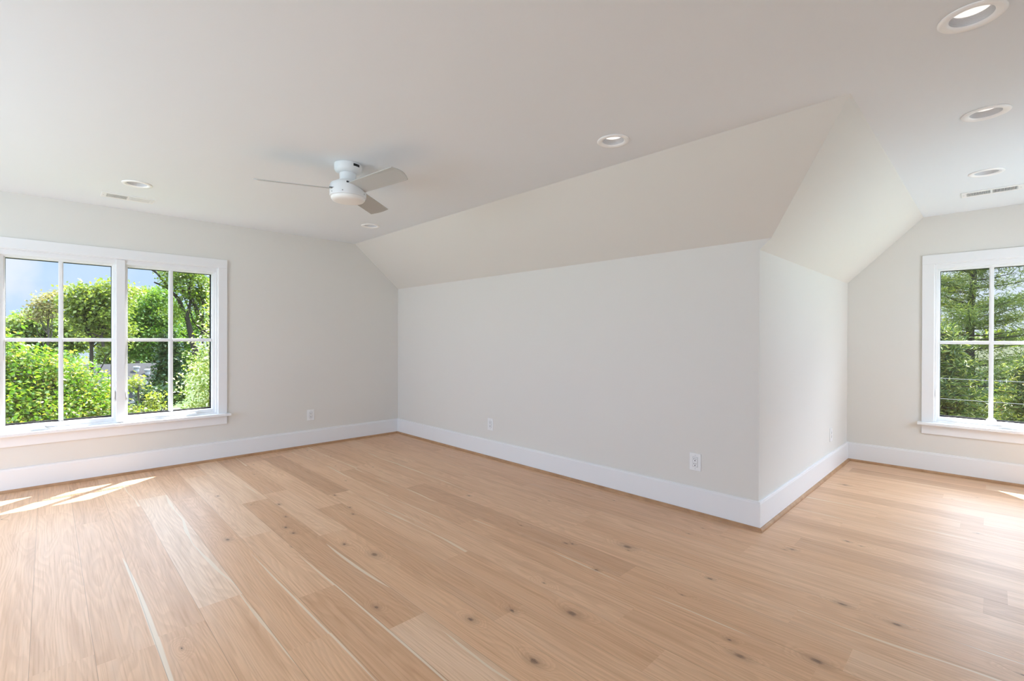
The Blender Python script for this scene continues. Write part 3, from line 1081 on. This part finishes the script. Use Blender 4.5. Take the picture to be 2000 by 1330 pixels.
tree('elm_tree', 'tall tree with dark leaning limbs filling the upper right panes of the double window', (-21, 2.3, GZ), (-21, 2.1, 3.4),
     [(-21, 1.55, 3.75, 1.0, .75, .75, 60), (-21, .75, 4.0, .8, .42, .5, 26), (-21.2, 1.95, 2.75, .8, .42, .9, 36), (-21, 1.2, 4.5, 1.2, .9, .35, 24), (-21.2, .95, 2.4, .7, .30, .40, 18)],
     M_ELM, .14, 32, .21, 91, n_limbs=7, r_trunk=.16,
     extra=[([(-21, 1.75, .3), (-21, 1.58, 1.1), (-21, 1.36, 2.2), (-21, 1.0, 3.1), (-21, .60, 3.55), (-20.9, .1, 3.75)], .15, .03),
            ([(-21, 1.36, 2.2), (-21, 1.5, 3.0), (-21, 1.45, 3.9)], .08, .03),
            ([(-20.9, .9, 3.2), (-20.9, .2, 4.15), (-20.8, -.25, 4.45)], .05, .015),
            ([(-20.9, .35, 4.0), (-20.8, -.1, 4.5), (-20.7, -.35, 4.75)], .03, .010),
            ([(-21, 2.0, 2.0), (-21, 1.98, 3.2), (-21, 1.9, 4.2)], .05, .02)])
tree('walnut_tree', 'broad olive-green tree behind the left sash, with dark bare branches below its crown', (-33.0, -1.2, GZ), (-33.0, -1.1, 3.6),
     [(-33.0, -1.1, 2.7, 1.9, 1.35, 1.5, 110), (-33.0, -.45, 3.9, 1.4, .85, .9, 46), (-33.0, -1.9, 3.6, 1.2, .85, .75, 34), (-33.2, -.2, 1.6, 1.6, .9, 1.1, 30)],
     M_OLIVE, .22, 46, .34, 101, n_limbs=20, r_trunk=.13,
     extra=[([(-32.1, -.9, .7), (-32.1, -1.0, 1.4), (-32.1, -.75, 1.9), (-32.1, -.2, 1.5), (-32.1, .1, .9)], .08, .03),
            ([(-32.1, -1.0, 1.3), (-32.1, -1.4, 1.5), (-32.1, -1.7, 1.35)], .05, .015)])
tree('willow_tree', 'pale rounded tree in the distance, behind the leafy tree at the left sash', (-51, -4.0, GZ), (-51, -4.0, 2.5),
     [(-51, -3.8, 2.0, 2.0, 2.0, 1.4, 130), (-51, -2.2, 1.1, 2.0, 1.7, 1.5, 80), (-51, -6.1, 1.3, 2.0, 1.8, 1.4, 60)],
     M_PALE, .30, 54, .36, 111, n_limbs=12, r_trunk=.22, bark=M_BARKG)
tree('ash_tree', 'thin tan tree just budding, below the cloud', (-37.4, -3.2, GZ), (-37.4, -3.2, 3.5),
     [(-37.4, -3.2, 3.3, .8, .7, .75, 42), (-37.4, -2.75, 3.8, .5, .45, .5, 16), (-37.4, -3.75, 2.75, .6, .5, .5, 18)],
     M_TAN, .20, 18, .24, 121, n_limbs=12, r_trunk=.07, bark=M_BARKG)
for i, (x, y, z, r, lb) in enumerate([
        (-84, -11.5, 1.8, 2.9, 'hazy green tree on the skyline, leftmost behind the double window'),
        (-72, -3.9, 1.8, 2.9, 'hazy green tree on the skyline behind the pale rounded tree'),
        (-86, 4.0, 3.0, 2.9, 'hazy green tree on the skyline behind the mullion'),
        (-72, 9.5, 2.6, 2.9, 'hazy green tree on the skyline behind the right sash')]):
    tree('skyline_tree', lb, (x, y, GZ), (x, y, z + 1), [(x, y, z, 2.2, r, 2.4, 120), (x, y, -1.5, 2.2, r, 2.2, 80)], M_GREEN if i % 2 else M_OLIVE,
         .42, 40, .55, 131 + i, n_limbs=8, r_trunk=.25, group='trees on the skyline')


# ---- the grey-roofed house
def house(name, label, x0, x1, y0, y1, zw, zr, mat_wall, mat_roof, mat_trim, axis, windows, vents=()):
    """gabled house; ridge runs along the axis; windows on the wall facing the room"""
    root = empty(name, ((x0 + x1) / 2, (y0 + y1) / 2, GZ), label, 'house')
    if axis == 'y':
        f = lambda a, b, c_: (a, b, c_)
        a0, a1, b0, b1 = x0, x1, y0, y1
    else:
        f = lambda a, b, c_: (b, a, c_)
        a0, a1, b0, b1 = y0, y1, x0, x1
    am = (a0 + a1) / 2
    MB().prism([(a0, GZ), (a1, GZ), (a1, zw), (am, zr - .12), (a0, zw)], b0, b1, lambda p, q, r: f(p, r, q)).build('wall', mat_wall, root)
    ov, th = .35, .12
    sl = (zr - zw) / (am - a0)
    MB().prism([(a0 - ov, zw - ov * sl), (am, zr), (a1 + ov, zw - ov * sl), (a1 + ov, zw - ov * sl + th), (am, zr + th), (a0 - ov, zw - ov * sl + th)],
               b0 - ov, b1 + ov, lambda p, q, r: f(p, r, q)).build('roof', mat_roof, root)
    near = a1 if axis == 'y' else a0
    sg = 1 if axis == 'y' else -1
    MB().box((min(near + sg * ov, near + sg * (ov + .06)), b0 - ov, zw - ov * sl - .12), (max(near + sg * ov, near + sg * (ov + .06)), b1 + ov, zw - ov * sl + .10), lambda *p: f(*p)).build('gutter', mat_trim, root)
    for (b, z, w_, h) in windows:
        fr = MB()
        ring(fr, lambda u, d_, q: f(near + sg * d_, u, q), b - w_ / 2, z - h / 2, b + w_ / 2, z + h / 2, .12, -.02, .06)
        fo = fr.build('window_frame', mat_trim, root)
        MB().box((b - w_ / 2 + .1, 0, z - h / 2 + .1), (b + w_ / 2 - .1, .03, z + h / 2 - .1), lambda u, d_, q: f(near + sg * d_, u, q)).build('pane', M_HPANE, fo)
    for (a, b) in vents:
        zz_ = zw + (abs(a1 - a) * sl) + th
        MB().lathe([(.16, -.1), (.16, .22), (.22, .24), (.22, .34), (.05, .38)], 14, Matrix.Translation(Vector(f(a, b, zz_)))).build('roof_vent', mat_trim, root)
    return root


M_HROOF = flat_mat('grey_shingle', (.017, .0155, .0165), .9)
M_HWALL = flat_mat('pale_siding', (.085, .092, .105), .8)
M_HTRIM = flat_mat('white_house_trim', (.26, .26, .26), .7)
M_HPANE = flat_mat('house_window_pane', (.05, .055, .065), .2)
M_TROOF = flat_mat('tan_green_roof', (.050, .052, .026), .9)
M_DRIVE = flat_mat('pale_gravel', (.14, .125, .11), .9)
house('house', 'white house with a grey shingle roof seen through the right sash of the double window', -45.4, -39.2, -5.5, 3.1, -2.0, -.9, M_HWALL, M_HROOF, M_HTRIM, 'y',
      [(1.35, -2.95, 1.0, 1.25), (-.8, -2.95, 1.0, 1.25), (-3.2, -2.95, 1.0, 1.25)], [(-40.8, 1.6), (-40.2, 2.2), (-40.6, -2.)])
struct(MB().box((-38.9, -6, GZ - .05), (-27, 4, GZ + .03)).build('ground_driveway', M_DRIVE))

# ---- beyond the alcove window


def conifer(name, label, x, y, ztop, zlow, rmax, n_whorl, per_branch, mat, size, per, spread, seed, aspect, bare=.0, power=.8, tilt=-.05, cat='tree'):
    root = empty(name, (x, y, GZ), label, cat)
    g = np.random.default_rng(seed)
    mb = MB()
    trunk = [(x + g.normal(0, .02), y + g.normal(0, .02), GZ + (ztop - GZ) * i / 12) for i in range(13)]
    mb.tube(trunk, [.12 * (1 - i / 12.5) + .02 for i in range(13)], 10)
    cs = []
    for k in range(n_whorl):
        f = k / (n_whorl - 1)
        z = zlow + (ztop - zlow) * f
        ln = rmax * (1 - f) ** power + .18
        for b in range(per_branch):
            a = g.uniform(0, 2 * math.pi)
            l_ = ln * g.uniform(.65, 1.1)
            zz_ = z + g.normal(0, .10)
            pts, n = [], 6
            for i in range(n + 1):
                s_ = i / n
                pts.append((x + math.cos(a) * l_ * s_, y + math.sin(a) * l_ * s_, zz_ + l_ * (tilt * s_ + .16 * s_ * s_)))
            mb.tube(pts, [.018 * (1 - .85 * i / n) for i in range(n + 1)], 5)
            m_ = max(3, int(l_ / .17))
            for i in range(m_):
                s_ = bare + (1 - bare) * (i + .7) / m_
                w_ = .30 * l_ * (1.15 - s_) * .6
                o = g.uniform(-w_, w_)
                cs.append((x + math.cos(a) * l_ * s_ - math.sin(a) * o, y + math.sin(a) * l_ * s_ + math.cos(a) * o, zz_ + l_ * (tilt * s_ + .16 * s_ * s_) + .03))
    mb.build('trunk', M_BARK, root, recalc=False)
    leaves('foliage', mat, cs, per, spread, size, root, seed + 1, aspect=aspect, needle=True, up=.4)
    return root


conifer('pine_tree', 'tall open pine whose trunk stands behind the alcove window', 5.15, 12.3, 6.2, -3.2, 2.1, 34, 7, M_PINE, .12, 46, .12, 201, .10, .10, .6, .05)
conifer('spruce_tree', 'dense spruce with light tips filling the lower left pane of the alcove window', 5.0, 6.2, 1.25, -3.6, .85, 34, 11, M_SPRUCE, .085, 36, .07, 211, .2, .12, .55, -.12)
conifer('fir_tree', 'dark fir behind the pine, at the right of the alcove window', 8.5, 16.8, 2.6, -3.4, 2.3, 28, 8, M_PINE, .14, 50, .15, 221, .12, .12, .7, -.04)
conifer('hemlock_tree', 'low dark hemlock right of the spruce, below the middle bar of the alcove window', 6.0, 8.6, .75, -3.6, .95, 30, 10, M_SPRUCE, .095, 36, .085, 226, .18, .1, .6, -.1)
conifer('larch_tree', 'far conifer left of the pine, partly hidden by the window casing', 2.6, 17.0, 2.2, -3.4, 2.3, 28, 8, M_PINE, .15, 46, .15, 231, .13, .12, .7, -.04)
tree('red_maple_tree', 'small red-leaved tree at the lower right of the alcove window', (6.2, 19.6, GZ), (6.2, 19.6, -.6),
     [(6.2, 19.6, -.95, .65, .6, .75, 60)], M_RED, .12, 26, .16, 241, n_limbs=12, r_trunk=.07)
house('neighbor_house', 'low house with a tan-green roof seen through the pine', 2.2, 6.6, 36.0, 42.0, -.85, .75, M_HWALL, M_TROOF, M_HTRIM, 'x',
      [(5.6, -1.7, .9, 1.1), (4.0, -1.7, .9, 1.1)])
for i, (x, y, z, r, lb) in enumerate([
        (-4, 56, 1.2, 3.6, 'hazy green tree far behind the alcove window, leftmost'),
        (5.5, 66, 1.0, 3.6, 'hazy green tree far behind the low house'),
        (14, 56, 1.2, 3.6, 'hazy green tree far behind the alcove window, rightmost')]):
    tree('distant_tree', lb, (x, y, GZ), (x, y, z + .5), [(x, y, z - 1.2, r, r, 2.2, 120), (x, y, -2.6, r, r, 1.6, 60)], M_OLIVE,
         .42, 40, .55, 251 + i, n_limbs=8, r_trunk=.25, group='trees behind the low house')

M_WIRE = paint('pale_cable', (.10, .095, .09), .5)
for z, sg, lb in ((.79, .05, 'upper of two pale overhead cables crossing the alcove window'), (.54, .02, 'lower of two pale overhead cables crossing the alcove window')):
    mb = MB()
    mb.tube([(-10 + i * .75, 4.55, z + sg * ((-10 + i * .75 - 5.4) / 6) ** 2 - .01) for i in range(45)], .0038, 8)
    tag(mb.build('overhead_cable', M_WIRE, smooth=True), lb, 'cable', 'overhead cables')
